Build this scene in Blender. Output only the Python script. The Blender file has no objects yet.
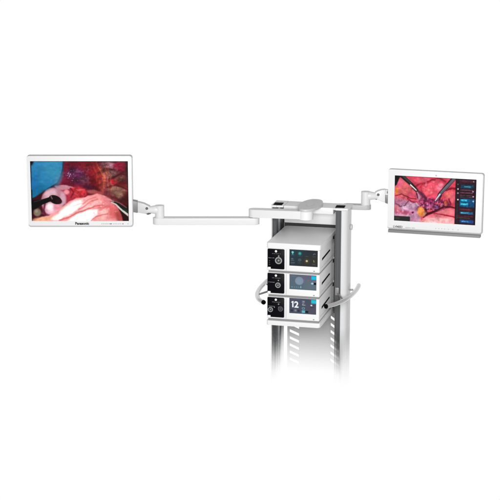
import bpy, bmesh, math, random
import numpy as np
from mathutils import Vector, Matrix
from math import radians, sin, cos, pi

random.seed(4)
S = bpy.context.scene
COL = S.collection

# ------------------------------------------------------------------ materials
def pbr(name, col, rough=.4, metal=0., spec=.5, fade=None, bump=0., bscale=400., coat=0., vary=0., fpow=1.):
    m = bpy.data.materials.new(name); m.use_nodes = True
    nt = m.node_tree; b = nt.nodes['Principled BSDF']
    b.inputs['Base Color'].default_value = (*col, 1)
    b.inputs['Roughness'].default_value = rough
    b.inputs['Metallic'].default_value = metal
    b.inputs['Specular IOR Level'].default_value = spec
    b.inputs['Coat Weight'].default_value = coat
    tc = nt.nodes.new('ShaderNodeTexCoord')
    if bump or vary:
        n = nt.nodes.new('ShaderNodeTexNoise'); n.inputs['Scale'].default_value = bscale
        n.inputs['Detail'].default_value = 4
        nt.links.new(tc.outputs['Object'], n.inputs['Vector'])
        if bump:
            bp = nt.nodes.new('ShaderNodeBump'); bp.inputs['Strength'].default_value = bump
            bp.inputs['Distance'].default_value = .0004
            nt.links.new(n.outputs['Fac'], bp.inputs['Height']); nt.links.new(bp.outputs['Normal'], b.inputs['Normal'])
        if vary:
            mr = nt.nodes.new('ShaderNodeMapRange')
            mr.inputs['To Min'].default_value = rough - vary; mr.inputs['To Max'].default_value = rough + vary
            nt.links.new(n.outputs['Fac'], mr.inputs['Value']); nt.links.new(mr.outputs['Result'], b.inputs['Roughness'])
    if fade:                       # the cut-out dissolves towards the bottom of the cart (by height on the cart itself)
        sp = nt.nodes.new('ShaderNodeSeparateXYZ'); nt.links.new(tc.outputs['Object'], sp.inputs[0])
        mr = nt.nodes.new('ShaderNodeMapRange'); mr.inputs['From Min'].default_value = fade[0]; mr.inputs['From Max'].default_value = fade[1]
        nt.links.new(sp.outputs['Z'], mr.inputs['Value'])
        pw = nt.nodes.new('ShaderNodeMath'); pw.operation = 'POWER'; pw.inputs[1].default_value = fpow
        nt.links.new(mr.outputs['Result'], pw.inputs[0]); nt.links.new(pw.outputs[0], b.inputs['Alpha'])
    return m

FADE = (.285, .690)
W   = pbr('white_enamel', (.83, .83, .83), .38, bump=.04, vary=.05)
WF  = pbr('white_enamel_column', (.74, .74, .74), .30, fade=FADE, bump=.04, fpow=1.5)
WP  = pbr('white_bezel', (.86, .86, .86), .45, bump=.05)
LG  = pbr('light_grey_plastic', (.62, .62, .62), .42, bump=.06, vary=.05)
AW  = pbr('white_arm_enamel', (.76, .76, .76), .36, bump=.05, vary=.05)
RG  = pbr('soft_grey_plastic', (.50, .50, .50), .42, bump=.05)
SLV = pbr('grey_sleeve', (.22, .22, .225), .4)
RIM = pbr('pale_grey_rim', (.52, .52, .52), .4)
MG  = pbr('mid_grey_metal', (.30, .30, .30), .35, metal=.3)
LIP = pbr('grey_lip', (.25, .25, .255), .5)
DG  = pbr('dark_grey_channel', (.085, .09, .095), .5, fade=FADE, fpow=2.6)
DG2 = pbr('darker_groove', (.035, .037, .04), .55, fade=FADE, fpow=2.6)
IW  = pbr('aluminium_wall', (.50, .51, .53), .35, metal=.4, fade=FADE, fpow=2.6)
BPN = pbr('grey_sheet_panel', (.40, .40, .40), .55, fade=(.315, .73), bump=.05, fpow=1.35)
DK  = pbr('gap_shade_dark', (.02, .02, .022), .6)  # near-black that puts the beam gap's shade into colour
BLK = pbr('black_gloss', (.0035, .0035, .006), .35, spec=.06)
RUB = pbr('black_rubber', (.003, .003, .003), .7, spec=.02)
TUBE= pbr('satin_tube', (.72, .72, .73), .3, metal=.75)
INK = pbr('grey_print', (.20, .20, .21), .6)
INKL= pbr('pale_print', (.50, .50, .51), .6)
INKB= pbr('black_print', (.012, .012, .014), .6)
WPR = pbr('white_print', (.85, .85, .85), .5)
STEEL=pbr('socket_steel', (.36, .37, .37), .4, metal=.3)
SDK = pbr('socket_dark_steel', (.11, .11, .115), .4, metal=.3)
GRN = pbr('green_lamp', (.16, .34, .2), .4)

def screen_mat():
    m = bpy.data.materials.new('lit_display'); m.use_nodes = True
    nt = m.node_tree; b = nt.nodes['Principled BSDF']
    b.inputs['Base Color'].default_value = (.003, .003, .003, 1); b.inputs['Roughness'].default_value = .35
    b.inputs['Specular IOR Level'].default_value = .08
    a = nt.nodes.new('ShaderNodeVertexColor'); a.layer_name = 'picture'
    nt.links.new(a.outputs['Color'], b.inputs['Emission Color']); b.inputs['Emission Strength'].default_value = 1.0
    return m
SCR = screen_mat()
def glow(name, c):
    m = bpy.data.materials.new(name); m.use_nodes = True; b = m.node_tree.nodes['Principled BSDF']
    b.inputs['Base Color'].default_value = (0, 0, 0, 1); b.inputs['Specular IOR Level'].default_value = .05
    b.inputs['Emission Color'].default_value = (*c, 1); b.inputs['Emission Strength'].default_value = 1
    return m
GLW = glow('display_white', (.9, .92, .95))

# ------------------------------------------------------------------ mesh helpers
def link(name, bm, mat, parent=None, off=(0, 0, 0), smooth=35):
    me = bpy.data.meshes.new(name)
    if any(off): bmesh.ops.translate(bm, verts=bm.verts, vec=Vector(off))
    bmesh.ops.recalc_face_normals(bm, faces=bm.faces)
    bm.to_mesh(me); bm.free()
    me.materials.append(mat)
    if smooth:
        for p in me.polygons: p.use_smooth = True
        me.set_sharp_from_angle(angle=radians(smooth))
    o = bpy.data.objects.new(name, me); COL.objects.link(o); o.parent = parent
    return o

def empty(name, loc, rz, label, cat, group=None):
    o = bpy.data.objects.new(name, None); COL.objects.link(o)
    o.empty_display_size = .05
    o.location = loc; o.rotation_euler = (0, 0, rz)
    o['label'] = label; o['category'] = cat
    if group: o['group'] = group
    return o

def bevel(bm, w, seg=3, edges=None):
    if w: bmesh.ops.bevel(bm, geom=list(edges if edges is not None else bm.edges), offset=w, segments=seg, profile=.5, affect='EDGES', clamp_overlap=True)
    return bm

def box(x0, x1, y0, y1, z0, z1, bv=0., seg=3):
    bm = bmesh.new()
    bmesh.ops.create_cube(bm, size=1)
    for v in bm.verts:
        v.co = Vector((x0 + (v.co.x + .5) * (x1 - x0), y0 + (v.co.y + .5) * (y1 - y0), z0 + (v.co.z + .5) * (z1 - z0)))
    return bevel(bm, bv, seg)

def prism(pts, a0, a1, axis='z', bv=0., seg=2):
    """closed 2-D outline swept along an axis; for 'y' the outline is (x, z), for 'x' it is (y, z)"""
    bm = bmesh.new()
    def P(p, a):
        return {'z': (p[0], p[1], a), 'y': (p[0], a, p[1]), 'x': (a, p[0], p[1])}[axis]
    lo = [bm.verts.new(P(p, a0)) for p in pts]; hi = [bm.verts.new(P(p, a1)) for p in pts]
    n = len(pts)
    fl = bm.faces.new(lo); fh = bm.faces.new(hi)
    for i in range(n): bm.faces.new((lo[i], lo[(i + 1) % n], hi[(i + 1) % n], hi[i]))
    if bv: bevel(bm, bv, seg, list(fl.edges) + list(fh.edges))
    return bm

def rrect(x0, x1, z0, z1, r, n=5):
    out = []
    for cx, cz, a in ((x1 - r, z1 - r, 0), (x0 + r, z1 - r, 90), (x0 + r, z0 + r, 180), (x1 - r, z0 + r, 270)):
        for k in range(n + 1):
            t = radians(a + 90 * k / n); out.append((cx + r * cos(t), cz + r * sin(t)))
    return out

def stadium(p, q, r, n=14):
    p = Vector(p); q = Vector(q); d = (q - p).normalized(); a = math.atan2(d.y, d.x)
    out = []
    for k in range(n + 1):
        t = a - pi / 2 + pi * k / n; out.append((q.x + r * cos(t), q.y + r * sin(t)))
    for k in range(n + 1):
        t = a + pi / 2 + pi * k / n; out.append((p.x + r * cos(t), p.y + r * sin(t)))
    return out

def circ(cx, cy, r, n=32):
    return [(cx + r * cos(2 * pi * k / n), cy + r * sin(2 * pi * k / n)) for k in range(n)]

def catmull(pts, per=8):
    P = [Vector(p) for p in pts]; P = [2 * P[0] - P[1]] + P + [2 * P[-1] - P[-2]]
    out = []
    for i in range(1, len(P) - 2):
        for k in range(per):
            t = k / per
            out.append(.5 * ((2 * P[i]) + (P[i + 1] - P[i - 1]) * t + (2 * P[i - 1] - 5 * P[i] + 4 * P[i + 1] - P[i + 2]) * t * t + (3 * P[i] - P[i - 1] - 3 * P[i + 1] + P[i + 2]) * t ** 3))
    out.append(P[-2]); return out

def tube(path, rad, n=20, cap=True):
    bm = bmesh.new(); rings = []
    path = [Vector(p) for p in path]
    R = rad if isinstance(rad, (list, tuple)) else [rad] * len(path)
    t = (path[1] - path[0]).normalized()
    ref = Vector((0, 0, 1)) if abs(t.z) < .8 else Vector((0, 1, 0))
    nrm = t.cross(ref).normalized()
    for i, p in enumerate(path):
        d = (path[min(i + 1, len(path) - 1)] - path[max(i - 1, 0)]).normalized()
        nrm = (nrm - d * nrm.dot(d)).normalized(); b = d.cross(nrm)
        rings.append([bm.verts.new(p + R[i] * (cos(2 * pi * k / n) * nrm + sin(2 * pi * k / n) * b)) for k in range(n)])
    for r0, r1 in zip(rings, rings[1:]):
        for k in range(n): bm.faces.new((r0[k], r0[(k + 1) % n], r1[(k + 1) % n], r1[k]))
    if cap: bm.faces.new(rings[0]); bm.faces.new(rings[-1])
    return bm

def merge(*bms):
    out = bms[0]
    for b in bms[1:]:
        me = bpy.data.meshes.new('tmp'); b.to_mesh(me); b.free(); out.from_mesh(me); bpy.data.meshes.remove(me)
    return out

def lathe_y(prof, cx, cz, n=32):
    """profile of (radius, y) turned about an axis along y through (cx, cz)"""
    bm = bmesh.new(); rings = []
    for r, y in prof:
        if r < 1e-6: rings.append([bm.verts.new((cx, y, cz))])
        else: rings.append([bm.verts.new((cx + r * cos(2 * pi * k / n), y, cz + r * sin(2 * pi * k / n))) for k in range(n)])
    for a, b in zip(rings, rings[1:]):
        for k in range(n):
            q = [a[k % len(a)], a[(k + 1) % n % len(a)], b[(k + 1) % n % len(b)], b[k % len(b)]]
            q = list(dict.fromkeys(q))
            if len(q) > 2: bm.faces.new(q)
    return bm

def text(name, s, size, mat, parent, loc, rz=0., bold=0., sx=1., align='LEFT'):
    """lettering standing upright in the local x-z plane, facing -y"""
    cu = bpy.data.curves.new(name, 'FONT'); cu.body = s; cu.size = size; cu.offset = bold; cu.align_x = align
    cu.extrude = .0003
    t = bpy.data.objects.new('tmp', cu); COL.objects.link(t)
    bpy.context.view_layer.update()
    me = bpy.data.meshes.new_from_object(t.evaluated_get(bpy.context.evaluated_depsgraph_get()))
    bpy.data.objects.remove(t); bpy.data.curves.remove(cu)
    me.transform(Matrix.Rotation(pi / 2, 4, 'X') @ Matrix.Diagonal((sx, 1, 1, 1)))
    me.name = name; me.materials.clear(); me.materials.append(mat)
    o = bpy.data.objects.new(name, me); COL.objects.link(o); o.parent = parent; o.location = loc
    return o

def dashes(x0, x1, z, h, y, seed, wmin=.0012, wmax=.0026, gap=.0008):
    """a line of print too small to read in the photograph: letter-sized strokes"""
    r = random.Random(seed); bms = []; x = x0
    while x < x1:
        w = r.uniform(wmin, wmax)
        if r.random() > .14: bms.append(box(x, min(x + w, x1), y - .0004, y + .0004, z - h * r.uniform(.35, .5), z + h * r.uniform(.3, .5)))
        x += w + gap
    return merge(*bms)

# ------------------------------------------------------------------ pictures shown on the screens (numpy, in picture coordinates)
def srgb(c): 
    c = np.asarray(c, float) / 255.; return np.where(c <= .04045, c / 12.92, ((c + .055) / 1.055) ** 2.4)

def _hash(ix, iy, s): 
    h = np.sin(ix * 127.1 + iy * 311.7 + s * 74.7) * 43758.5453; return h - np.floor(h)
def vnoise(x, y, s=0):
    ix, iy = np.floor(x), np.floor(y); fx, fy = x - ix, y - iy
    fx = fx * fx * (3 - 2 * fx); fy = fy * fy * (3 - 2 * fy)
    a, b, c, d = _hash(ix, iy, s), _hash(ix + 1, iy, s), _hash(ix, iy + 1, s), _hash(ix + 1, iy + 1, s)
    return a + (b - a) * fx + (c - a) * fy + (a - b - c + d) * fx * fy
def fbm(x, y, s=0, o=4):
    v, a, t = 0, .5, 0
    for k in range(o): v = v + a * vnoise(x * 2 ** k, y * 2 ** k, s + k * 7); t += a; a *= .5
    return v / t

class Picture:
    """x, y run in the photograph's units so that shapes keep their proportions"""
    def __init__(self, x, y, base):
        self.x0, self.y0 = x, y; self.x, self.y = x, y
        self.c = np.ones(x.shape + (3,)) * np.asarray(base, float)
    def warp(self, amp, sc, s=0):
        self.x = self.x0 + amp * (fbm(self.x0 / sc, self.y0 / sc, s) - .5) * 2
        self.y = self.y0 + amp * (fbm(self.x0 / sc + 9.3, self.y0 / sc + 4.1, s + 3) - .5) * 2
    def mix(self, m, col, a=1.):
        m = np.clip(m, 0, 1)[..., None] * a
        self.c = self.c * (1 - m) + np.asarray(col, float) * m
    def blob(self, cx, cy, rx, ry, col, ang=0., f=.4, a=1.):
        t = radians(ang); dx, dy = self.x - cx, self.y - cy
        u = (dx * cos(t) + dy * sin(t)) / rx; v = (-dx * sin(t) + dy * cos(t)) / ry
        d = np.sqrt(u * u + v * v); m = np.clip((1 + f / 2 - d) / f, 0, 1); m = m * m * (3 - 2 * m)
        self.mix(m, col, a)
    def poly(self, pts, col, f=.8, a=1.):
        x, y = self.x, self.y; ins = np.zeros(x.shape, bool); dist = np.full(x.shape, 1e9); n = len(pts)
        for i in range(n):
            (ax, ay), (bx, by) = pts[i], pts[(i + 1) % n]
            if ay != by:
                cr = ((ay > y) != (by > y)) & (x < (bx - ax) * (y - ay) / (by - ay) + ax); ins ^= cr
            t = np.clip(((x - ax) * (bx - ax) + (y - ay) * (by - ay)) / max((bx - ax) ** 2 + (by - ay) ** 2, 1e-9), 0, 1)
            dist = np.minimum(dist, np.hypot(x - ax - t * (bx - ax), y - ay - t * (by - ay)))
        sd = np.where(ins, dist, -dist); m = np.clip(sd / f + .5, 0, 1); self.mix(m * m * (3 - 2 * m), col, a)
    def line(self, pts, w, col, f=.6, a=1.):
        x, y = self.x, self.y; best = np.full(x.shape, 1e9)
        ws = w if isinstance(w, (list, tuple)) else [w] * len(pts)
        for i in range(len(pts) - 1):
            (ax, ay), (bx, by) = pts[i], pts[i + 1]
            t = np.clip(((x - ax) * (bx - ax) + (y - ay) * (by - ay)) / max((bx - ax) ** 2 + (by - ay) ** 2, 1e-9), 0, 1)
            best = np.minimum(best, np.hypot(x - ax - t * (bx - ax), y - ay - t * (by - ay)) - (ws[i] + t * (ws[i + 1] - ws[i])) / 2)
        m = np.clip(.5 - best / f, 0, 1); self.mix(m * m * (3 - 2 * m), col, a)
    def rect(self, x0, x1, y0, y1, col, f=.25, a=1.):
        m = np.clip((self.x - x0) / f + .5, 0, 1) * np.clip((x1 - self.x) / f + .5, 0, 1) * np.clip((self.y - y0) / f + .5, 0, 1) * np.clip((y1 - self.y) / f + .5, 0, 1)
        self.mix(m, col, a)
    def mottle(self, sc, amt, s=0, m=None, sx=1., o=4):
        n = (fbm(self.x0 / sc / sx, self.y0 / sc, s, o) - .5) * 2
        k = 1 + amt * n[..., None] * (1 if m is None else m[..., None]); self.c = self.c * k
    def veins(self, sc, amt, s=0, m=None, w=.12, col=(70, 8, 20)):
        n = fbm(self.x0 / sc, self.y0 / sc, s, 3); k = np.clip(1 - np.abs(n - .5) / w, 0, 1) ** 2
        self.mix(k * (1 if m is None else m), col, amt)
    def punch(self, k=1.15, mid=105): self.c = mid + (self.c - mid) * k
    def glints(self, cx, cy, rx, ry, sc, thr, col, s=0, a=.8):
        n = vnoise(self.x0 / sc, self.y0 / sc, s); d = ((self.x0 - cx) / rx) ** 2 + ((self.y0 - cy) / ry) ** 2
        self.mix(np.clip((n - thr) / .1, 0, 1) * np.clip(1.4 - d, 0, 1), col, a)
    def region(self, cx, cy, rx, ry):
        d = ((self.x0 - cx) / rx) ** 2 + ((self.y0 - cy) / ry) ** 2; return np.clip(1.5 - d, 0, 1)
    def linear(self): return srgb(np.clip(self.c, 0, 255))

def abdomen_with_clamp(u, v):
    p = Picture(30.3 + 98 * u, 161.2 + 59.8 * v, (104, 26, 40))
    p.warp(1.1, 5, 1)
    # upper right wall
    p.poly([(94, 158), (132, 158), (132, 202), (98, 202)], (86, 38, 42), 6)
    p.blob(108, 165.5, 8, 4, (158, 112, 126), 6, .9, .95)
    p.blob(120, 167, 6.5, 5, (146, 18, 58), 0, .8, .9)
    p.line([(102, 167.5), (110, 169), (117, 170.5), (121, 170)], 1.5, (84, 26, 40), 1.4, .8)
    p.blob(109, 174, 8.5, 3.2, (166, 122, 118), -8, .8, .85)
    p.blob(104, 181, 4, 9, (160, 74, 84), 10, .9, .7)
    p.blob(114, 181, 6, 3, (158, 30, 44), -20, .9, .9)
    p.blob(119.5, 178, 5.5, 3, (128, 82, 66), -15, .9, .8)
    p.blob(122, 184, 5, 2.5, (120, 22, 26), 10, .9, .8)
    p.blob(118, 190.5, 10, 5.5, (120, 88, 74), 12, .7, .85)
    p.blob(119, 195, 7, 3, (140, 112, 92), 0, .9, .5)
    p.line([(113, 178), (120, 174.5), (127, 175)], 1.2, (84, 10, 20), 1.2, .8)
    p.line([(107, 187), (116, 184), (124, 188), (128, 190)], 1.6, (92, 14, 22), 1.4, .8)
    p.line([(106, 198), (115, 198), (128, 206)], 3, (86, 16, 22), 3, .8)
    p.blob(127, 201, 5, 9, (74, 12, 16), 0, .9, .8)
    # liver
    p.poly([(62, 158), (99, 158), (102, 176), (99, 193), (84, 191), (60, 187), (58, 178)], (112, 18, 42), 3)
    p.blob(90, 168, 10, 9, (124, 22, 34), 0, 1., .9)
    p.blob(76, 176, 10, 8, (84, 38, 78), 20, 1., .85)
    p.blob(68, 183, 7, 5, (136, 22, 56), 0, 1., .7)
    p.blob(95, 183, 5, 8, (112, 8, 22), 0, 1., .9)
    p.blob(86, 187.5, 10, 4, (62, 18, 44), 8, 1., .7)
    p.blob(83, 180, 5, 4, (112, 62, 76), 0, 1., .6)
    # orange connective fibres
    for k in range(13):
        x = 88 + k * 1.35; r = (k * 37 % 11) / 11
        p.line([(x + 3 * r, 160 + 5 * r), (x + 4 + 3 * r, 169 + 3 * r), (x + 7.5 - 2 * r, 180 + 3 * r), (x + 6 + 3 * r, 193 - 7 * r)], [.3, .6 + 1.2 * r, .5 + r, .2], [(170, 76, 48), (140, 36, 34), (184, 104, 66), (116, 22, 26)][k % 4], 1.5, .3 + .4 * ((k * 53) % 7) / 7)
    p.blob(101, 180, 3, 12, (140, 50, 42), -8, 1., .45)
    p.veins(9, .3, 71, None, .09); p.veins(6, .22, 73, p.region(90, 178, 34, 20), .09, (44, 8, 20)); p.line([(95, 160), (99, 168), (103.5, 176), (104, 188)], [.6, 1.4, 1.2, .5], (196, 112, 64), 1.8, .55); p.line([(99, 163), (103, 171), (105.5, 181)], [.4, 1.0, .5], (206, 132, 80), 1.4, .5); p.line([(93, 166), (98, 176), (100, 188)], [.4, 1.0, .4], (176, 84, 52), 1.6, .5); p.mottle(5, .45, 3, None, 1.6); p.mottle(1.4, .22, 9, None, 1.3, 3); p.glints(84, 176, 12, 12, 2.2, .72, (150, 96, 110), 77, .35); p.glints(112, 178, 14, 16, 2.4, .72, (166, 128, 118), 79, .35)
    p.glints(71, 176, 6, 7, 1.1, .72, (150, 128, 170), 5, .55); p.glints(69, 175, 2.5, 3, .8, .66, (206, 204, 226), 12, .8); p.glints(84, 174, 10, 8, 1.2, .74, (130, 84, 120), 8, .5); p.blob(79, 171.5, 4, 1.2, (134, 70, 110), 0, 1., .6)
    # rim fold and centre tissue
    p.poly([(54, 186), (63, 184), (72, 186.5), (79, 189), (78, 192), (60, 194)], (192, 132, 144), 1.6)
    p.line([(58, 191.5), (66, 190), (72, 193)], 1.5, (150, 44, 62), 1.4, .9)
    p.poly([(60, 190), (70, 188), (86, 190), (86, 198), (70, 204), (60, 206)], (160, 48, 66), 2)
    p.blob(78, 191.8, 8, 5.2, (190, 48, 58), 0, .9); p.mottle(2.0, .35, 61, p.region(76, 192, 11, 6)); p.blob(80, 189.5, 4, 1.0, (224, 118, 116), -8, 1., .6); p.blob(75, 194, 3, 1, (216, 96, 104), 20, 1., .5)
    p.blob(66, 191.5, 2.6, 2.8, (226, 140, 150), 30, .8); p.blob(63.5, 197, 2, 4, (196, 120, 136), 10, .8)
    p.line([(70, 188), (73, 192), (70, 197)], 1.3, (120, 16, 34), 1.2, .9); p.line([(86, 190), (87, 195), (82, 198)], 1.6, (112, 14, 30), 1.4, .8)
    p.blob(92, 191.5, 6, 2.4, (176, 96, 90), 5, .9, .85); p.blob(99, 193, 5, 2, (168, 72, 74), 12, .9, .8)
    # blue drape
    p.warp(.35, 6, 2)
    p.poly([(26, 157), (64.3, 157), (63.6, 168), (61.5, 176), (58, 183), (51, 188), (43, 192), (37, 197), (26, 202)], (30, 36, 52), 2.2)
    p.poly([(31.5, 158), (63.2, 158), (62.4, 168), (60, 176), (56.5, 182.5), (50, 186.5), (42, 190.5), (36, 195), (31, 198.5)], (44, 124, 168), 1.3)
    p.blob(53, 169, 9, 11, (62, 140, 168), -20, 1.1, .6); p.blob(38, 193, 12, 7, (16, 104, 138), -20, 1.1, .85)
    p.blob(34, 183, 5, 10, (22, 104, 160), 0, 1.1, .6); p.blob(58, 180, 3.5, 8, (86, 132, 160), 22, 1., .55)
    p.blob(48, 163, 14, 3, (58, 138, 184), 0, 1.1, .5)
    # gripped fold, left
    p.poly([(26, 201), (36, 196), (45, 190), (50, 222), (26, 224)], (62, 12, 26), 1.6)
    p.blob(53, 201.5, 12.6, 13.8, (176, 122, 138), 10, .18)
    p.blob(50, 194, 7, 4.6, (214, 178, 186), -25, .9, .8); p.blob(62, 200, 2.6, 8, (200, 158, 172), 0, .8, .9)
    p.blob(52, 209, 9, 5.5, (222, 172, 186), -10, .7); p.blob(49, 207, 3.5, 4, (250, 238, 240), 0, 1., .9); p.blob(56.5, 207, 4, 3, (232, 138, 156), -20, 1., .8)
    p.line([(41, 213), (48, 216), (57, 213), (64, 205)], 2, (128, 60, 76), 2, .7)
    p.line([(44, 204), (42.6, 210), (44, 215)], 1.8, (92, 22, 44), 1.5, .8)
    p.blob(36, 212.3, 3.8, 4.2, (122, 110, 92), 0, .6); p.blob(35.3, 211, 1.6, 1.6, (156, 150, 136), 0, 1., .7)
    p.warp(.15, 5, 2)
    p.line([(26, 206), (33, 204.5), (41, 202), (48, 199.5), (53, 198.5)], [10, 9, 5.2, 4.4, 5], (10, 6, 10), .8)
    p.blob(54.5, 199.5, 6.6, 4.2, (24, 6, 12), 22, .15); p.blob(58, 201, 3.2, 2.6, (46, 10, 18), 20, .7, .9)
    p.line([(50.3, 196.3), (51.5, 198.6)], 1.1, (120, 112, 118), .9, .9); p.line([(33, 201.7), (40, 200)], .8, (56, 58, 66), .9, .8)
    p.line([(31, 190), (31, 212)], 1.2, (6, 10, 16), 1.2, .8)
    # stomach
    p.warp(.7, 4, 6)
    p.poly([(30, 224), (38, 218), (47, 215.5), (56, 211), (62, 206), (69, 201), (76, 198), (84, 197.5), (90, 195), (97, 193.8), (104, 195), (110, 199), (117, 206), (122, 213), (125, 224)], (230, 152, 154), 1.5)
    p.blob(106, 206, 12, 9, (222, 122, 126), 20, 1.2, .6); p.blob(88, 205, 10, 6, (246, 206, 204), -25, 1.3, .7); p.mottle(3, .1, 51, p.region(95, 208, 28, 12)); p.blob(92, 199, 8, 4, (240, 150, 146), -20, 1., .6)
    p.blob(40, 220, 12, 3, (234, 172, 134), -10, .9, .9); p.blob(56, 217.5, 6, 2.5, (246, 214, 190), -22, .9, .8)
    p.poly([(50, 219.5), (58, 212.5), (66, 205.5), (74, 200.6), (82, 199.4), (82, 203), (77, 209.5), (68, 215), (57, 220)], (255, 249, 244), 3.4)
    p.poly([(62, 224), (70, 217.5), (78, 213), (88, 210), (97, 209.4), (97, 214), (92, 219), (89, 224)], (255, 248, 246), 3.4)
    p.blob(104, 212.5, 5, 3.5, (250, 214, 206), -10, 1., .7); p.blob(97, 202, 4, 2.5, (250, 186, 180), 10, 1., .6); p.blob(100, 218, 5, 2.4, (246, 190, 178), 0, 1, .6)
    for q, w, a in (([(58, 220), (68, 217), (77, 212.6), (86, 209.4), (94, 206), (103, 205)], 1.3, .85), ([(78, 209.5), (84, 206), (90, 201.5), (97, 199)], 1.1, .7), ([(80, 212), (90, 208), (100, 207.5), (107, 208)], .9, .5),
                    ([(90, 220.5), (95, 216.5), (101, 214.5), (108, 214)], 1.2, .7), ([(82, 204), (88, 199.5), (95, 197)], .9, .6), ([(72, 206), (79, 203.5), (85, 203)], .7, .35), ([(100, 210), (106, 206), (112, 206)], 1.1, .5)):
        p.line(q, w, (206, 96, 98), 1.3, a)
    p.blob(113, 212, 5, 8, (214, 98, 98), -25, 1., .7); p.blob(119, 216, 4, 7, (150, 62, 58), -25, 1., .8)
    p.line([(106, 198), (113, 203), (119, 211), (123, 222)], 1.6, (170, 66, 76), 1.8, .6)
    p.veins(6, .35, 81, p.region(104, 208, 18, 12), .05, (204, 84, 92)); p.mottle(2, .10, 13, None, 1.5, 3); p.glints(104, 207, 14, 9, 2.4, .72, (252, 206, 198), 83, .45)
    # right grasper
    p.warp(.15, 5, 2)
    p.poly([(118, 208), (123, 206), (131, 204), (131, 224), (123, 224), (121, 215)], (44, 8, 12), 1.6)
    p.poly([(109, 200.3), (115, 200.8), (121, 204.4), (131, 210), (131, 216), (124, 212.5), (117, 206)], (26, 26, 26), 1.)
    p.line([(106, 198.6), (113, 201.4)], 1.6, (214, 150, 160), 1.2, .8)
    p.line([(111, 202.2), (115.5, 204.2), (119.5, 208.4), (123, 211.4), (131, 217.5)], [1, 1.2, 1.6, 2, 2.4], (204, 198, 188), .7)
    p.line([(112, 200.4), (119, 202.8), (126, 207.4)], .8, (150, 100, 104), .8, .8); p.line([(122.5, 209.5), (128.5, 212)], 1.2, (36, 74, 54), 1, .7)
    p.punch(1.12)
    # dark rounded corners of the endoscope's view
    e = np.clip((p.x0 - 125) / 5, 0, 1) * np.clip((186 - p.y0) / 18, 0, 1); p.mix(e, (14, 4, 8), .85)
    p.blob(30.5, 161.2, 3.2, 4.2, (6, 10, 18), 0, .8); p.mix(np.clip((162.1 - p.y0) / 1., 0, 1), (10, 16, 26), .75); p.mix(np.clip((31.2 - p.x0) / .9, 0, 1), (8, 10, 18), .8); p.mix(np.clip((p.x0 - 127.3) / .9, 0, 1), (22, 4, 8), .8)
    return p.linear()

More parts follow.
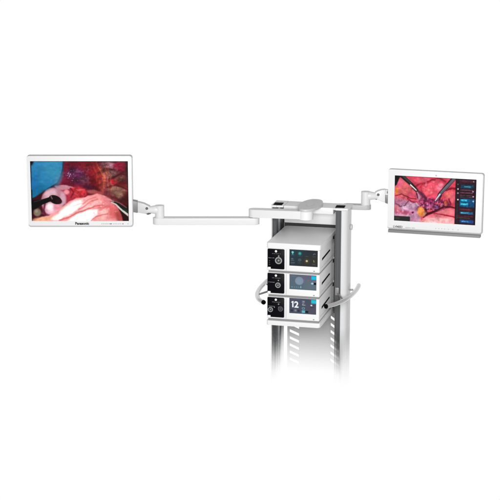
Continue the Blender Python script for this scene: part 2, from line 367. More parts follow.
def abdomen_with_dissector(u, v):
    p = Picture(395 + 81.4 * u - v, 175 + 5.2 * u + 45.1 * v, (206, 70, 92))
    p.warp(.9, 4, 11)
    p.poly([(392, 178), (410, 178), (420, 190), (420, 200), (400, 205), (392, 202)], (206, 92, 102), 2)
    p.blob(404, 189, 7, 5.5, (214, 104, 106), 25, .9); p.blob(397, 190.5, 2, 3.6, (214, 122, 66), 0, .9, .9); p.blob(400, 183, 3, 4, (212, 96, 122), 20, .8); p.blob(411, 195, 5, 3.5, (206, 84, 104), 30, .9)
    p.line([(396, 195.5), (402, 193.8), (408, 197), (416, 199)], 1., (112, 24, 40), 1., .85)
    # upper mass
    p.poly([(408, 174), (460, 176), (460, 200), (444, 206), (428, 200), (416, 190)], (206, 68, 90), 2)
    p.blob(424, 181, 9, 3.5, (234, 104, 122), 5, .9); p.blob(432, 190, 12, 8.5, (226, 84, 104), 0, 1.); p.blob(441, 187, 4, 4, (244, 138, 158), 0, 1.2, .85); p.blob(428, 191, 4, 4, (246, 108, 116), 0, 1.1, .7); p.blob(434, 198, 5, 3, (236, 70, 104), 0, 1., .7)
    p.line([(413, 188), (419, 184.5), (427, 182.4), (433, 179.4), (441, 178.8), (446, 181.5)], 1.5, (146, 26, 46), 1.4, .85); p.line([(420, 187), (424, 183.6), (431, 182)], 1.2, (170, 36, 56), 1.2, .7)
    p.line([(421, 186), (421.5, 191), (424, 196)], 1.4, (178, 40, 62), 1.4, .7)
    p.blob(452, 197, 5, 6, (220, 96, 110), 0, .8); p.blob(454, 188, 4.5, 4, (206, 70, 84), 20, .8); p.line([(447, 190), (452, 188.5), (457, 189)], 2., (104, 12, 26), 1.4, .85); p.line([(449, 199), (450.5, 204), (448, 208)], 1.6, (110, 20, 40), 1.2, .8)
    p.blob(448, 195, 3, 3.5, (238, 118, 112), 0, .9, .9)
    # mauve fold lower left
    p.poly([(392, 198), (401, 199), (410, 200), (418, 203), (421, 213), (420, 224), (392, 224)], (184, 128, 156), 1.8)
    p.blob(407.5, 206.5, 6, 3, (222, 190, 214), 5, 1.1, .9); p.blob(398, 200, 4.5, 2.6, (196, 120, 148), 0, .9, .9); p.blob(404, 212, 8, 2.2, (190, 82, 112), 3, 1., .85); p.blob(396.5, 209, 3, 4, (214, 112, 124), -20, .9, .8); p.blob(412, 209, 5, 4, (196, 140, 176), 30, 1., .6); p.blob(416, 214, 3.5, 5, (200, 146, 178), 0, 1., .7); p.blob(403.5, 215.5, 8, 1.6, (214, 164, 180), 0, 1., .7)
    p.line([(395.5, 203), (400, 205.8), (405, 205), (409, 200)], 1.1, (118, 52, 76), 1.1, .8); p.line([(408, 198), (413, 201.5), (417, 203.5)], 1.2, (126, 20, 50), 1., .85); p.blob(413, 212.4, 1.3, .9, (96, 20, 48), 10, .8)
    # central dissection
    p.warp(.9, 2.2, 17)
    p.poly([(416, 193), (422, 192), (428, 198), (438, 199), (447, 200), (451, 206), (446, 210), (434, 213), (426, 217), (420, 206)], (116, 38, 70), 1.6)
    p.blob(421, 203, 3.4, 4.2, (206, 96, 134), 0, .9); p.blob(419, 197, 2.4, 3.5, (188, 104, 130), 0, .8); p.blob(429.5, 205, 3.4, 4.2, (168, 84, 124), 0, .9); p.blob(431, 202, 2.2, 2, (142, 46, 96), 0, .9); p.blob(439.5, 204.5, 4.4, 2.4, (206, 84, 104), -10, .8); p.blob(430, 210, 3.4, 2, (200, 80, 92), -10, .9); p.blob(437, 207, 3.2, 2, (112, 66, 110), 10, .8); p.blob(446, 203.5, 1.8, 2.8, (186, 84, 46), 0, .8); p.blob(443, 208.5, 3, 1.2, (176, 72, 98), -20, .8)
    p.veins(4.5, .8, 91, p.region(432, 205, 15, 8), .10, (58, 8, 36)); p.mottle(2.2, .45, 21, p.region(433, 205, 16, 9), 1.3, 3); p.glints(432, 205, 15, 8, 2, .66, (214, 150, 178), 23, .6); p.glints(430, 206, 14, 8, 2.2, .66, (64, 10, 38), 29, .6)
    p.warp(.3, 3, 5)
    p.blob(421.4, 211.4, 3.6, 4.8, (226, 140, 72), -8, .4); p.blob(420.4, 209.4, 1.8, 2.2, (240, 172, 96), 0, 1., .7); p.blob(422.6, 213, 1.3, 1.6, (206, 116, 66), 0, 1., .7); p.blob(425.5, 214, 1.5, 2.6, (196, 160, 120), 10, .9, .7)
    # lower pink lobe
    p.poly([(420, 224), (424, 217.5), (430, 214.5), (438, 211.5), (447, 208.2), (458, 208.6), (458, 230), (418, 230)], (228, 110, 124), 1.2)
    p.blob(432, 222, 10, 4.5, (252, 198, 196), -5, 1.1, .95); p.blob(448, 221, 9, 4, (240, 166, 168), 5, 1.1, .9); p.blob(446, 212, 6, 2, (244, 138, 144), 5, 1.1, .8); p.blob(426, 220, 3, 3, (232, 150, 152), 0, 1, .8)
    p.line([(424, 217), (428, 213.8), (436, 210.6), (445, 206.8), (452, 207), (458, 209.2)], [1.4, 2.2, 1.4, 1.2, 1.2, 1.4], (78, 4, 20), .8, .95)
    p.line([(434, 213.2), (444, 214.6), (452, 216.4), (459, 218.2)], [.7, 1.1, 1.4, 1.6], (152, 18, 44), 1., .9)
    p.veins(9, .35, 93, p.region(430, 190, 26, 14), .07, (160, 30, 56)); p.veins(6, .4, 95, p.region(405, 205, 14, 18), .06, (126, 40, 74)); p.mottle(4, .22, 31, None, 1.3, 3); p.mottle(1.3, .12, 37, None, 1.2, 3); p.glints(432, 188, 15, 9, 2.6, .68, (255, 168, 182), 97, .45); p.glints(406, 207, 12, 10, 2.6, .66, (232, 206, 224), 99, .45); p.glints(436, 220, 18, 5, 3, .62, (255, 222, 218), 101, .45); p.punch(1.08, 112)
    # instruments
    p.warp(.08, 5, 2)
    p.poly([(392, 172), (403, 172), (399.5, 178), (396.8, 184.5), (392, 187)], (14, 14, 18), 1.2)
    p.line([(397, 171.5), (404, 177.3), (411.5, 184), (417.5, 190.4)], [3.8, 3.9, 3.5, 2.6], (30, 26, 28), .8); p.line([(400, 172.6), (411, 183)], 1.6, (66, 64, 66), 1.1, .9)
    p.line([(410.8, 184.6), (417, 190.4)], [1.2, .9], (246, 240, 240), .6); p.line([(413.5, 188.5), (416.8, 192.4), (418.2, 198)], .8, (40, 22, 36), .7, .9); p.line([(417.6, 190.4), (421, 192.5), (424.5, 197), (425.6, 199.4)], [1.8, 2, 1.4, .8], (86, 40, 62), .8, .9); p.line([(417.4, 192), (419.4, 195.5), (419.4, 199)], .9, (206, 168, 184), .8, .8); p.line([(416.5, 203), (418.5, 205)], 1.6, (204, 176, 190), .9, .9)
    p.line([(455.5, 177), (447, 186.6), (440, 194.2), (437.6, 198)], [4.4, 4.2, 3.4, 2.2], (38, 34, 40), .7); p.line([(454.8, 178.6), (446.8, 187.4), (440.5, 194)], [2.6, 2.4, 1.8], (110, 104, 116), .8, .9); p.line([(448, 184.6), (441, 192)], .5, (150, 146, 156), .6, .7)
    p.line([(440.2, 194.4), (437.6, 197.8), (435.6, 200.6)], [1.7, 1.4, .8], (206, 204, 216), .6); p.line([(441.6, 195.2), (439.6, 199.6)], 1.3, (30, 20, 34), .8, .9)
    p.x, p.y = p.x0, p.y0
    # caption box and menu column of the software
    s = u * 81.4; t = v * 45.1
    q = Picture(s, t, (0, 0, 0)); q.c = p.c
    q.rect(0, 16.2, 40.3, 45.1, (38, 40, 40), .4); q.rect(1.2, 6, 41.6, 43.6, (64, 58, 48), .8, .8)
    n = fbm(s / 6, t / 3, 41)[..., None]
    q.x, q.y = s, t
    q.rect(60.8, 90, -2, 50, (34, 17, 27), .5, .96)
    q.rect(64.5, 81, 1.2, 3.2, (104, 40, 60), 1.2, .55)
    q.rect(66, 79, 5.8, 9.2, (14, 58, 82), 1.1); q.rect(69.5, 76, 6.9, 8.1, (70, 160, 180), .6, .8)
    for yy, c, a in ((10.9, (116, 70, 92), .75), (13.6, (140, 84, 96), .7), (16.2, (102, 66, 86), .6), (18., (68, 98, 110), .5)): q.rect(65.6, 78, yy - .45, yy + .45, c, .6, a)
    q.rect(65.4, 80, 19.4, 27.6, (6, 84, 132), .8); q.rect(66.4, 72.5, 20.2, 22., (56, 190, 216), .6, .9); q.rect(66.4, 74, 23.8, 25.6, (64, 208, 230), .6, .95); q.rect(74, 80, 24, 27.4, (8, 50, 92), 2, .7)
    q.rect(65.5, 78, 29.2, 31, (104, 44, 52), .9, .8)
    q.rect(66, 79, 32.2, 34.6, (28, 96, 140), .9); q.rect(67, 74, 32.9, 34, (92, 190, 216), .7, .85)
    q.rect(62, 79, 36.1, 37.5, (92, 26, 52), .9, .8); q.rect(62.5, 76, 37.9, 39, (76, 84, 54), .8, .7)
    q.rect(66, 79.5, 40.4, 43.4, (24, 72, 138), .9); q.rect(68, 74.5, 41.3, 42.5, (96, 170, 222), .7, .8)
    q.mottle(.9, .55, 43, np.clip((s - 61) / .5, 0, 1) * .8, 1.8, 2)
    for xx, yy, c in ((63.4, 10.2, (212, 206, 206)), (63.4, 14.2, (168, 158, 160)), (63.6, 20.6, (236, 232, 232)), (63.2, 5.6, (96, 84, 84)), (78.3, 12, (190, 160, 186)), (78.6, 17, (196, 170, 190)), (78.8, 21.6, (176, 206, 226)), (78.6, 2.2, (156, 120, 130))):
        q.blob(xx, yy, .75, .75, c, 0, .7)
    q.rect(62.4, 63.8, 24, 40, (46, 54, 52), .8, .6)
    q.mix(np.clip((s - 79.6) / 1.4, 0, 1), (16, 8, 14), .85)
    q.mix(np.clip((.5 - t) / .5, 0, 1), (40, 20, 30), .6); q.mix(np.clip((.5 - s) / .5, 0, 1), (60, 30, 40), .5)
    return q.linear()

def icon_menu(u, v):
    x, y = u * 28, v * 17.6
    p = Picture(x, y, (40, 46, 56)); p.blob(4, 2, 12, 12, (40, 66, 74), 0, 1.4, .7); p.blob(22, 14, 10, 9, (54, 54, 46), 0, 1.4, .8)
    for k in (7, 14, 21): p.rect(k - .1, k + .1, 0, 17.6, (34, 38, 46), .2, .8)
    p.rect(0, 28, 8.3, 8.5, (36, 40, 48), .2, .8)
    p.blob(3.2, 3, 1.1, 1.1, (120, 216, 214), 0, .5); p.line([(3.2, 3.6), (3.2, 4.8)], .8, (110, 200, 200), .5); p.rect(1.9, 4.7, 5.5, 6, (58, 150, 152), .4, .8)
    p.blob(10.3, 4, 1.7, 1.9, (40, 124, 126), 0, .3); p.blob(10.3, 3.8, .9, .9, (76, 166, 164), 0, .6); p.rect(9, 11.7, 6.7, 7.1, (60, 100, 104), .4, .6)
    p.rect(15.9, 18.6, 6.6, 7, (104, 108, 118), .4, .7); p.rect(22.8, 26, 6.4, 6.8, (96, 100, 108), .4, .7)
    p.line([(23.6, 4.5), (24.6, 3.4), (25.6, 3.8)], .7, (120, 126, 136), .5, .8)
    p.blob(2.8, 10, 1.2, .8, (100, 108, 114), 0, .5, .8); p.rect(1.4, 4.7, 11.4, 12, (112, 118, 124), .4, .8); p.rect(1.2, 5.4, 13.6, 15, (92, 98, 104), .6, .7); p.rect(1.2, 4, 15.6, 16, (96, 102, 106), .4, .6)
    p.blob(10.2, 11, 1.5, 1.5, (78, 104, 112), 0, .4, .8); p.blob(10.2, 11, .8, .8, (50, 64, 74), 0, .4, .8); p.rect(8.8, 11.8, 14, 14.4, (92, 108, 112), .4, .7)
    p.blob(17.2, 11.7, 2.4, 2.6, (84, 76, 50), 0, .9, .5); p.blob(17.2, 11.7, 1.0, 1.05, (214, 200, 156), 0, .8); 
    p.line([(24, 10.7), (24.4, 12.4)], .7, (160, 154, 112), .6); p.rect(22.6, 25.6, 14.6, 15, (112, 114, 106), .4, .8)
    return p.linear()

def camera_head_page(u, v):
    x, y = u * 26.8, v * 15.8
    p = Picture(x, y, (92, 101, 117)); p.blob(4, 14, 14, 9, (84, 106, 120), 0, 1.4, .8); p.blob(22, 3, 10, 7, (104, 98, 122), 0, 1.4, .7); p.blob(21, 12, 7, 6, (92, 118, 124), 0, 1.4, .7)
    p.blob(9.8, 6.6, 4.2, 4.2, (124, 142, 160), 0, .14); p.blob(9.4, 7.4, 3.1, 2.8, (134, 154, 170), 0, 1., .6)
    p.blob(14.8, 6.6, .8, 2, (124, 108, 140), 0, .9, .5); p.rect(1.2, 6, 1.8, 2.2, (122, 132, 146), .4, .6)
    p.rect(21.7, 26.6, .9, 4.6, (26, 186, 228), .4)
    p.rect(17.8, 20.8, 1.2, 4, (98, 96, 126), 1, .4); p.blob(18.4, 6, 1.6, .8, (112, 116, 104), 0, 1.1, .5); p.blob(19.6, 12.6, 2, 1.4, (112, 102, 126), 0, 1.1, .5)
    p.blob(22.8, 8.6, 1.4, 1, (156, 206, 236), 0, .5); p.rect(24, 26.7, 7.7, 9.8, (12, 18, 30), .4); p.rect(22.8, 26.7, 5.8, 6.6, (124, 120, 136), .6, .6)
    for k, (a, b) in enumerate(((1.6, 3.4), (4.6, 5.4), (6.4, 7.4), (8.4, 9.2), (10.4, 12))): p.rect(a, b, 13, 13.6, (130, 178, 190), .4, .8)
    p.rect(11, 11.7, 11.8, 14.2, (156, 206, 216), .4, .7)
    return p.linear()

def pressure_page(u, v):
    x, y = u * 26.6, v * 16
    p = Picture(x, y, (74, 80, 98)); p.blob(24, 12, 9, 8, (84, 80, 96), 0, 1.4, .8)
    p.rect(.8, 11, .8, 1.3, (104, 108, 126), .4, .6)
    for a in (2.6, 9.2): p.rect(a - 1.1, a + 1.1, 12, 14.2, (44, 50, 70), .5); 
    p.rect(4.9, 7.4, 11.6, 14, (104, 110, 126), .5, .9); p.rect(5.4, 6.9, 12.2, 13.4, (150, 154, 166), .5, .7)
    p.rect(12.6, 15.2, 2, 5, (116, 122, 136), .6, .8); p.rect(13.2, 15.2, 2.8, 3.3, (186, 190, 198), .4, .8); p.rect(12.8, 16, 6.4, 7, (194, 198, 206), .4, .9); p.line([(13, 6.2), (13.8, 5.3)], .6, (176, 182, 190), .4, .8)
    p.blob(13.9, 10.2, 1.5, 1.3, (92, 168, 182), 0, .3); p.blob(13.9, 10.2, .9, .8, (76, 88, 108), 0, .4)
    p.rect(12.4, 15.6, 12.3, 14.9, (96, 178, 196), .5); p.rect(15.9, 18.8, 12.7, 14.6, (14, 22, 36), .4)
    p.rect(21.6, 26.4, .7, 4.5, (36, 192, 216), .4)
    p.blob(22, 6.6, 1.1, .8, (216, 222, 230), 0, .5); p.rect(22.6, 25.4, 6.2, 7, (64, 62, 84), .5, .9); p.rect(20.6, 24.6, 8, 9.2, (58, 60, 80), .5, .7)
    return p.linear()

def display(name, w, h, y, cx, cz, nu, nv, paint, parent, keystone=None):
    """a lit panel in the local x-z plane facing -y; every grid point carries the colour the panel shows there"""
    u, v = np.meshgrid(np.linspace(0, 1, nu), np.linspace(0, 1, nv))
    co = np.stack([cx - w / 2 + u * w, np.full_like(u, y), cz + h / 2 - v * h], -1).reshape(-1, 3)
    idx = np.arange(nu * nv).reshape(nv, nu)
    f = np.stack([idx[1:, :-1], idx[1:, 1:], idx[:-1, 1:], idx[:-1, :-1]], -1).reshape(-1, 4)
    me = bpy.data.meshes.new(name); me.from_pydata(co.tolist(), [], f.tolist())
    col = np.concatenate([paint(u, v), np.ones(u.shape + (1,))], -1).astype(np.float32)
    a = me.color_attributes.new('picture', 'FLOAT_COLOR', 'POINT'); a.data.foreach_set('color', col.ravel())
    me.materials.append(SCR)
    o = bpy.data.objects.new(name, me); COL.objects.link(o); o.parent = parent
    return o

# ------------------------------------------------------------------ the cart
PSI = radians(14.4)
ORG = Vector((.272, -.2, 0))
def c2w(x, y, z): return ORG + Vector((cos(PSI) * x + sin(PSI) * y, -sin(PSI) * x + cos(PSI) * y, z))

cart = empty('equipment_cart', ORG, -PSI, 'white and grey equipment cart with two upright columns, fading out below', 'medical cart')

def column(side):
    s = side                       # +1 right, -1 left (mirrored profile)
    X = lambda x: s * x - .001
    if s > 0:
        prof = [(.222, .352), (.236, .352), (.250, .358), (.259, .370), (.2645, .388), (.266, .41), (.266, .458), (.222, .458)]
    else:
        prof = [(.2235, .352), (.228, .353), (.231, .358), (.233, .368), (.233, .458), (.2235, .458)]
    col = link('column', prism([(X(x), y) for x, y in prof], .3, 1.452, 'z'), WF, cart)
    xi, xo = (.186, .2215) if s > 0 else (.1965, .2230)
    a, b = sorted((X(xi), X(xo)))
    # front channel: base with raised edges and a centre web
    w = b - a
    ch = merge(box(a, b, .356, .40, .3, 1.450), box(a, a + w * .16, .350, .356, .3, 1.450), box(b - w * .16, b, .350, .356, .3, 1.450), box(a + w * .42, a + w * .62, .352, .356, .3, 1.450))
    link('front_channel', ch, DG, col, smooth=0)
    if s < 0:
        link('inner_wall', merge(box(a + .003, b, .4005, .418, .3, 1.450), box(a + .006, b, .4185, .455, .3, 1.450)), IW, col, smooth=0)
        link('rear_rail', merge(box(a + .012, b, .4555, .470, .3, 1.450), box(a + .004, b, .4705, .500, .3, 1.450), box(a + .010, b, .5005, .572, .3, 1.450)), DG2, col, smooth=0)
        link('lock_pin', lathe_y([(0, -.006), (.006, -.006), (.006, 0)], 0, 0), LG, col).matrix_local = Matrix.Translation((b + .002, .505, 1.375)) @ Matrix.Rotation(pi / 2, 4, 'Z')
    else:
        link('inner_wall', box(a, b, .4005, .458, .3, 1.450), DG2, col, smooth=0)
        link('rear_rail', merge(box(a, b, .4585, .535, .3, 1.450), box(a - .012, a - .0005, .372, .40, .78, 1.29)), DG2, col, smooth=0)
        for z in (1.274, 1.122, .968, .825):
            link('rail_hook', box(a - .018, a - .0125, .364, .392, z - .010, z + .010, .002), RUB, col)
    # cap
    o0, o1 = (.184, .266) if s > 0 else (.196, .236)
    outl = [(X(o0), .349), (X(o1 - .030 * (s > 0) - .006), .349), (X(o1 - .006), .362), (X(o1), .39), (X(o1), .52), (X(o0), .52)]
    cap = link('cap', prism(outl, 1.4525, 1.466, 'z', .003), W, col)
    q = [(X(.177), .372), (X(.235), .378), (X(.228), .452), (X(.172), .446)] if s > 0 else [(X(.222), .362), (X(.166), .366), (X(.170), .442), (X(.226), .440)]
    if s < 0: link('cap_wing', prism([(X(.1955), .352), (X(.155), .356), (X(.155), .52), (X(.1955), .52)], 1.4535, 1.4655, 'z', .002), W, cap)
    else: link('cap_wing', prism([(X(.1835), .356), (X(.168), .358), (X(.168), .52), (X(.1835), .52)], 1.4535, 1.4655, 'z', .002), W, cap)
    link('cap_inlay', prism(q, 1.4662, 1.4685, 'z', .0008), RUB, cap)
    return col
colR = column(1); colL = column(-1)
link('adjusting_knob', merge(prism(circ(0, 0, .018), 0, .010, 'z', .003)), LG, colR).matrix_local = Matrix.Translation((.2665, .43, 1.335)) @ Matrix.Rotation(pi / 2, 4, 'Y')

link('top_bar', box(-.1540, .1660, .362, .520, 1.423, 1.465, .003), W, cart)
link('rear_beam', box(-.190, .184, .541, .566, 1.318, 1.395, .003), W, cart)
link('gap_shade_sheet', box(-.196, .178, .567, .571, 1.20, 1.395), DK, cart, smooth=0)  # dark sheet added behind the beam, standing in for shade in the gap
link('pivot_cover', prism([(.022 + .071 * cos(2 * pi * k / 72), .352 + .178 * sin(2 * pi * k / 72)) for k in range(72)], 1.4685, 1.485, 'z', .004, 3), LG, cart)
link('cover_badge', prism([(.022 + .024 * cos(2 * pi * k / 40), .352 + .06 * sin(2 * pi * k / 40)) for k in range(40)], 1.4852, 1.4864, 'z', .0006), LG, cart)

def shelf(z0, z1, d):
    pts = rrect(-.174, .1645, -.004, d, .012, 5)
    return prism(pts, z0, z1, 'z', .004, 3)
link('shelf', shelf(1.2705, 1.304, .515), W, cart)
link('shelf', shelf(.781, .809, .515), W, cart)

def back_panel():
    z0, z1, y0, y1 = .30, .785, .563, .566
    bms = []
    def slab(pts): bms.append(prism(pts, y0, y1, 'y'))
    def slots(xa, xb, ztop, drop, pitch=.0482, op=.0185, n=9):
        up_a, up_b = z1, z1
        for k in range(n):
            za = ztop - k * pitch; zb = za - drop
            if zb - op < z0 + .01: break
            slab([(xa, up_a), (xb, up_b), (xb, zb + op / 2), (xa, za + op / 2)])
            up_a, up_b = za - op / 2, zb - op / 2
        slab([(xa, up_a), (xb, up_b), (xb, z0), (xa, z0)])
    xs = (-.172, -.156, -.093, .118, .176, .185)
    slab([(xs[0], z0), (xs[1], z0), (xs[1], z1), (xs[0], z1)])
    slots(xs[1], xs[2], .638, .025)
    slab([(xs[2], z0), (xs[3], z0), (xs[3], z1), (xs[2], z1)])
    slots(xs[3], xs[4], .700, .040)
    slab([(xs[4], z0), (xs[5], z0), (xs[5], z1), (xs[4], z1)])
    return merge(*bms)
link('back_panel', back_panel(), BPN, cart, smooth=0)

def handle(s):
    X = lambda x: s * x - .001
    z = .92
    path = catmull([(X(.203 if s > 0 else .198), .012, z), (X(.235), .060, z), (X(.262), .122, z), (X(.287), .215, z), (X(.301), .33, z), (X(.305), .44, z), (X(.303), .535, z + .002), (X(.299), .570, z + .002)], 8)
    h = link('handle', tube(path, .0135, 20), TUBE, cart)
    d = (path[0] - path[1]).normalized()
    link('end_cap', tube([path[0] + d * .0002, path[0] + d * .009, path[0] + d * .012], [.0142, .0142, .0115], 20), RUB, h)
    link('bracket', tube([(X(.234 if s < 0 else .2665), .45, z), (X(.285), .455, z)], .006, 12), MG, h)
    link('bracket', merge(box(min(X(.190), X(.214)), max(X(.190), X(.214)), .335, .3495, z - .012, z + .038, .002), tube([(X(.205), .345, z), (X(.268), .200, z)], .006, 12)), MG, h)
    return h
handle(1); handle(-1)

# ------------------------------------------------------------------ the three stacked control units
def fx(x, y):                      # layout of the fronts: photograph units on the first unit's face -> local x and height below its top
    return -.170 + (x - 267.4) * .00628, -(y - 248.2 - .054 * (x - 267.4)) * .00633

def unit(k, label, paint, sc, sockets):
    top = 1.2695 - .1535 * k; H = .1465
    base = top - H
    e = empty('control_unit', c2w(0, 0, base), -PSI, label, 'control unit', 'control units stacked in the cart')
    def F(x, y):
        a, b = fx(x, y); return a, H + b
    body = link('housing', box(-.1705, .1590, .0, .47, .006, H, .004), W, e)
    link('base_plate', box(-.164, .1530, .006, .465, -.0066, .0055), MG, e, smooth=0)
    # side ventilation slot and seam on the housing
    link('side_slot', merge(prism([(.065, .070), (.285, .078), (.310, .078), (.310, .088), (.285, .090), (.072, .084)], .1588, .1600, 'x')), RUB, body, smooth=0)
    link('side_seam', box(.1589, .1594, .03, .46, .0285, .0300), MG, body, smooth=0)
    x0, z1 = F(267.6, 248.7); x1, z0 = F(284.6, 269.6)
    pan = link('socket_panel', prism(rrect(x0, x1, z0, z1, .006), -.004, -.0002, 'y', .001), BLK, e)
    a, b = F(267.9, 266.9); c, d = F(270.9, 269.2)
    link('corner_tag', prism(rrect(a, c, d, b, .003), -.0055, -.0042, 'y'), WPR, pan)
    cx, cz = F(276.2, 251.4)
    link('maker_mark', lathe_y([(0, -.0052), (.0072, -.0052), (.0072, -.0042)], cx, cz), WPR, pan)
    a, b = F(272.4, 253.6); link('lettering', dashes(a, a + .052, b, .0034, -.0044, 10 + k), INK, pan, smooth=0)
    a, b = F(268.6, 257.8); link('lettering', dashes(a, a + .040, b, .0044, -.0044, 20 + k), INK, pan, smooth=0)
    if k == 0:
        for yy in (260.8, 262.6, 264.4):
            a, b = F(269.3, yy); link('lettering', dashes(a, a + .006, b, .003, -.0044, int(yy * 10)), INK, pan, smooth=0)
    for (x, y, r, m, ring) in sockets:
        cx, cz = F(x, y)
        if ring:
            so = link('socket', lathe_y([(r * .64, -.004), (r * .66, -.009), (r * .72, -.010), (r * .92, -.010), (r, -.008), (r, -.004)], cx, cz), m, pan)
            link('socket_core', lathe_y([(0, -.0085), (r * .20, -.0085), (r * .26, -.006), (r * .30, -.0042)], cx, cz), m, so)
            link('socket_seal', lathe_y([(r * .36, -.0042), (r * .38, -.006), (r * .50, -.006), (r * .52, -.0042)], cx, cz), SDK, so)
        else:
            link('button', lathe_y([(0, -.0062), (r * .8, -.0062), (r, -.0045), (r, -.004)], cx, cz), m, pan)
    a, z1 = F(284.9, 248.9); c, z0 = F(319.2, 270.2)
    # raised white display surround with a joint line at its left
    sur = link('display_surround', box(a + .012, .1575, -.003, -.0002, .010, H - .004, .0012), WP, e)
    link('joint_line', box(a + .0085, a + .0105, -.001, -.0002, .010, H - .004), INKL, sur, smooth=0)
    x0, y0, x1, y1 = sc
    (a, b), (c, d) = F(x0, y0), F(x1, y1)
    scr = display('display', c - a, b - d, -.0034, (a + c) / 2, (b + d) / 2, 140, 86, paint, e)
    if k == 2:
        zb = b - .0585
        link('digit', prism([(a + .0265, zb), (a + .0265, zb + .0395), (a + .0205, zb + .0395), (a + .0115, zb + .0325), (a + .0140, zb + .0275), (a + .0185, zb + .0310), (a + .0185, zb)], -.0040, -.0036, 'y'), GLW, scr, smooth=0)
        text('digit', '2', .054, GLW, scr, (a + .0315, -.0038, zb), bold=.0016, sx=1.0)
    a, b = F(314.4, 271.2)
    link('status_lamp', box(a - .005, a + .005, -.0045, -.0031, b - .003, b + .003, .001), GRN, sur)
    return e

unit(0, 'topmost control unit, dark screen with rows of small icons', icon_menu, (289.6, 249.4, 317.9, 267.1), [(278.8, 260.6, .0225, STEEL, True), (278.9, 256.2, .005, STEEL, False)])
unit(1, 'middle control unit, grey screen with a pale disc and a blue square', camera_head_page, (289.8, 249.8, 316.8, 266.3), [(278.3, 261, .0175, STEEL, True), (278.7, 256.3, .0045, STEEL, False)])
unit(2, 'lowest control unit, screen showing a large white 12', pressure_page, (289.8, 249.4, 316.8, 266.2), [(270.8, 261.3, .0165, STEEL, True), (281.0, 260.6, .0165, SDK, True), (279.0, 255.9, .0045, STEEL, False), (274.8, 259, .0035, STEEL, False), (279.1, 259, .0035, STEEL, False)])

# ------------------------------------------------------------------ monitor arms
def arm_head(root, off, sgn, px, py, z0, ztop, neck, r=.031):
    """post, elbow, tilting neck; sgn = direction of the monitor along x"""
    L = lambda n, bm, m, par: link(n, bm, m, par, off)
    post = L('post', merge(prism(circ(px, py, r, 40), z0 + .0005, z0 + .006, 'z', .001), prism(circ(px, py, r * .94, 40), z0 + .0062, ztop - .004, 'z')), AW, root)
    zc = ztop - .0275
    # elbow: a short round arm leaving the post's top sideways
    path = catmull([(px, py, zc), (px + sgn * .030, py, zc), (px + sgn * .056, py, zc - .0015), (px + sgn * .084, py + .002, zc - .006)], 6)
    n = len(path)
    L('elbow', merge(tube(path, [.0270 - .0075 * max(0, (i / (n - 1) - .35) / .65) ** .8 for i in range(n)], 24), prism(circ(px, py, r * .94, 40), ztop - .0045, ztop, 'z', .004, 4)), AW, root)
    nk = neck
    y0, y1 = py - .018, py + .030
    neckbm = prism(nk['shell'], y0, y1, 'y', .004, 3)
    tj = L('tilt_neck', neckbm, nk['mat'], root)
    L('neck_sleeve', prism(nk['sleeve'], y0 - .002, y1 + .006, 'y', .003, 2), nk['smat'], tj)
    if 'mark' in nk: L('neck_slot', prism(nk['mark'], y0 - .0035, y0 - .0021, 'y'), MG, tj)
    bx, bz = nk['bolt']
    L('bolt', lathe_y([(0, y0 - .004), (.006, y0 - .004), (.0085, y0 - .002), (.0085, y0)], bx, bz, 24), SDK, tj)
    L('knuckle', prism(nk['knuckle'], y0 + .004, y1 - .004, 'y', .002), SDK, tj)
    return tj

P1 = Vector((.348, .025)); P2 = Vector((.026, .079)); P3 = Vector((-.576, .079))
la = empty('monitor_arm', (.348, .025, 1.37), 0, 'long white jointed arm reaching left to the larger monitor', 'monitor arm', 'monitor arms on the cart')
loff = (-.348, -.025, -1.37)
link('arm_link', prism(stadium(P1, P2, .034, 18), 1.4165, 1.4665, 'z', .004, 3), AW, la, loff)
link('pivot_boss', prism(circ(P1.x, P1.y, .046, 44), 1.413, 1.4675, 'z', .003, 3), W, la, loff)
link('joint_ring', prism(circ(P2.x, P2.y, .028, 40), 1.4125, 1.4162, 'z'), MG, la, loff)
link('arm_link', prism(stadium(P2, P3, .033, 18), 1.370, 1.412, 'z', .004, 3), AW, la, loff)
arm_head(la, loff, -1, -.566, .079, 1.412, 1.489, dict(
    shell=[(-.626, 1.484), (-.664, 1.503), (-.704, 1.513), (-.704, 1.446), (-.652, 1.437), (-.634, 1.444), (-.624, 1.462)],
    sleeve=[(-.7045, 1.5155), (-.90, 1.555), (-.90, 1.480), (-.7045, 1.4435)], smat=SLV, mat=LG,
    bolt=(-.645, 1.4725), knuckle=[(-.618, 1.458), (-.650, 1.4365), (-.640, 1.430), (-.622, 1.436), (-.612, 1.450)]))
link('screen_mount', box(-1.13, -.90, .1015, .115, 1.45, 1.62, .004), MG, la, loff)

ra = empty('monitor_arm', (.607, .204, 1.43), 0, 'short grey-white arm on the right of the cart holding the smaller monitor', 'monitor arm', 'monitor arms on the cart')
roff = (-.607, -.204, -1.43)
link('arm_link', prism(stadium((.62, .252), (.738, .232), .0315, 18), 1.433, 1.4625, 'z', .004, 3), RG, ra, roff)
arm_head(ra, roff, 1, .735, .232, 1.4625, 1.548, dict(
    shell=[(.795, 1.543), (.812, 1.553), (.835, 1.560), (.858, 1.562), (.858, 1.480), (.835, 1.486), (.812, 1.497), (.798, 1.516)],
    sleeve=[(.8585, 1.528), (1.0, 1.50), (1.0, 1.430), (.8585, 1.4765)], smat=SLV, mat=W, mark=[(.866, 1.553), (.892, 1.550), (.892, 1.537), (.866, 1.540)],
    bolt=(.8125, 1.5305), knuckle=[(.786, 1.519), (.806, 1.499), (.800, 1.496), (.780, 1.512)], ))
link('neck_tongue', prism([(.8585, 1.5605), (1.0, 1.54), (1.0, 1.5015), (.8585, 1.5285)], .216, .258, 'y'), W, ra, roff)

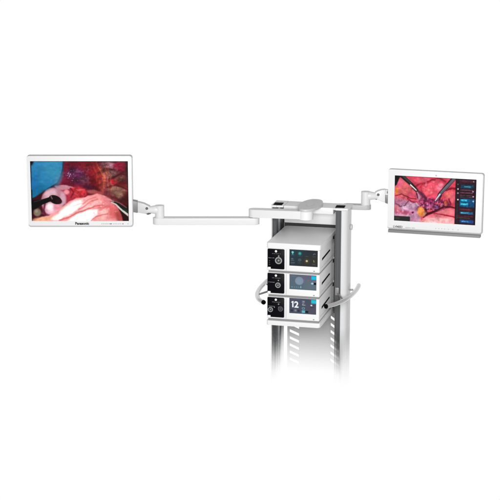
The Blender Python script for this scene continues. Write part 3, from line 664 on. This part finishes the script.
# ------------------------------------------------------------------ monitors
def monitor(name, loc, yaw, w, h, t, r, label, paint, sw, sh, sdx, sdz, nu, nv, lip=None):
    e = empty(name, (loc[0], loc[1], loc[2] - h / 2), yaw, label, 'monitor', 'surgical monitors on arms')
    H = h / 2                         # children are measured from the bottom edge
    case = link('casing', prism(rrect(-w / 2, w / 2, 0, h, r, 6), .006, t, 'y', .004, 2), RIM, e)
    link('bezel', prism(rrect(-w / 2 + .001, w / 2 - .005, .0095, h - .002, r * .8, 6), .0, .0058, 'y', .0015, 2), WP, e)
    scr = display('screen', sw, sh, -.0006, sdx, H + sdz, nu, nv, paint, e)
    link('rear_cover', box(-w * .3, w * .3, t + .0002, t + .002, h * .2, h * .8, .0005), MG, e)
    return e, H, case

mL, HL, _ = monitor('surgical_monitor', (-1.0592, .05, 1.5812), 0, .655, .452, .048, .014, 'larger white monitor on the left with a blue drape in its surgical picture', abdomen_with_clamp, .607, .379, -.002, .003, 330, 206)
text('brand_lettering', 'Panasonic', .0225, INKB, mL, (-.035, -.0008, .0165), bold=.0010, sx=.98)
rr = random.Random(8)
for k, x in enumerate((.132, .142, .152, .161, .170, .180, .189, .206, .216, .226, .238, .250, .264, .296)):
    m = INK if k in (6, 12) else INKL
    ww = .0035 if k != 6 else .006
    link('control_button', prism(rrect(x - ww, x + ww, .0185, .0245, .0015, 2), -.0012, -.0001, 'y'), m, mL)

mR, HR, caseR = monitor('surgical_monitor', (1.1535, .05, 1.517), radians(-17), .600, .384, .034, .012, 'smaller white monitor on the right with a blue menu column on its picture', abdomen_with_dissector, .5135, .2885, -.0005, .010, 330, 186)
link('front_lip', prism([(-.010, -.019), (.030, -.019), (.030, -.0005), (-.003, -.0005), (-.010, -.003)], -.292, .290, 'x', .001), LIP, mR)
link('camera_eye', lathe_y([(0, -.0012), (.004, -.0012), (.005, -.0003)], .004, .358), INKL, mR)
text('brand_lettering', 'LVMED', .0185, INK, mR, (-.262, -.0009, .0125), bold=.0007, sx=1.05)
link('model_lettering', dashes(-.182, -.122, .0165, .008, -.0006, 77, .003, .006, .0018), INKL, mR, smooth=0)
for x in (.010, .030, .048, .066, .090, .118, .150): link('control_button', prism(rrect(x - .003, x + .003, .020, .025, .0015, 2), -.0008, -.0001, 'y'), INKL, mR)
link('screen_mount', box(-.11, .11, .0365, .05, .12, .28, .004), MG, mR)

# ------------------------------------------------------------------ light: a white studio surround, dimmer overhead, and two soft lamps at the front
wd = bpy.data.worlds.new('World'); S.world = wd; wd.use_nodes = True
nt = wd.node_tree; bg = nt.nodes['Background']
tc = nt.nodes.new('ShaderNodeTexCoord'); dp = nt.nodes.new('ShaderNodeVectorMath'); dp.operation = 'DOT_PRODUCT'
mr = nt.nodes.new('ShaderNodeMapRange')       # white backdrop and floor sweep behind the cart, a dimmer room on the other sides
nt.links.new(tc.outputs['Generated'], dp.inputs[0]); dp.inputs[1].default_value = (0, .94, -.34)
nt.links.new(dp.outputs['Value'], mr.inputs['Value']); mr.interpolation_type = 'SMOOTHSTEP'
mr.inputs['From Min'].default_value = .4; mr.inputs['From Max'].default_value = .85
mr.inputs['To Min'].default_value = .35; mr.inputs['To Max'].default_value = 1.0
nt.links.new(mr.outputs['Result'], bg.inputs['Strength']); bg.inputs['Color'].default_value = (1, 1, 1, 1)

def area(name, loc, target, sx, sy, power):
    l = bpy.data.lights.new(name, 'AREA'); l.shape = 'RECTANGLE'; l.size = sx; l.size_y = sy; l.energy = power
    o = bpy.data.objects.new(name, l); COL.objects.link(o); o.location = loc
    o.rotation_euler = (Vector(target) - Vector(loc)).to_track_quat('-Z', 'Y').to_euler()
area('key_softbox', (.2, -6.0, 2.6), (0, 0, 1.4), 2.2, 1.6, 315)

# ------------------------------------------------------------------ camera
cam = bpy.data.cameras.new('camera'); co = bpy.data.objects.new('camera', cam); COL.objects.link(co)
p = radians(12.9); T = Vector((0, 0, 1.22))
co.location = T - 10 * Vector((0, cos(p), -sin(p)))
co.rotation_euler = (pi / 2 - p, 0, 0)
cam.sensor_width = 36; cam.lens = 36 * 10 / 3.125; cam.clip_end = 100
S.camera = co
S.view_settings.view_transform = 'Standard'; S.view_settings.look = 'None'; S.view_settings.exposure = 0; S.view_settings.gamma = 1
S.render.engine = 'CYCLES'; S.cycles.use_denoising = True
S.cycles.max_bounces = 8; S.cycles.transparent_max_bounces = 48
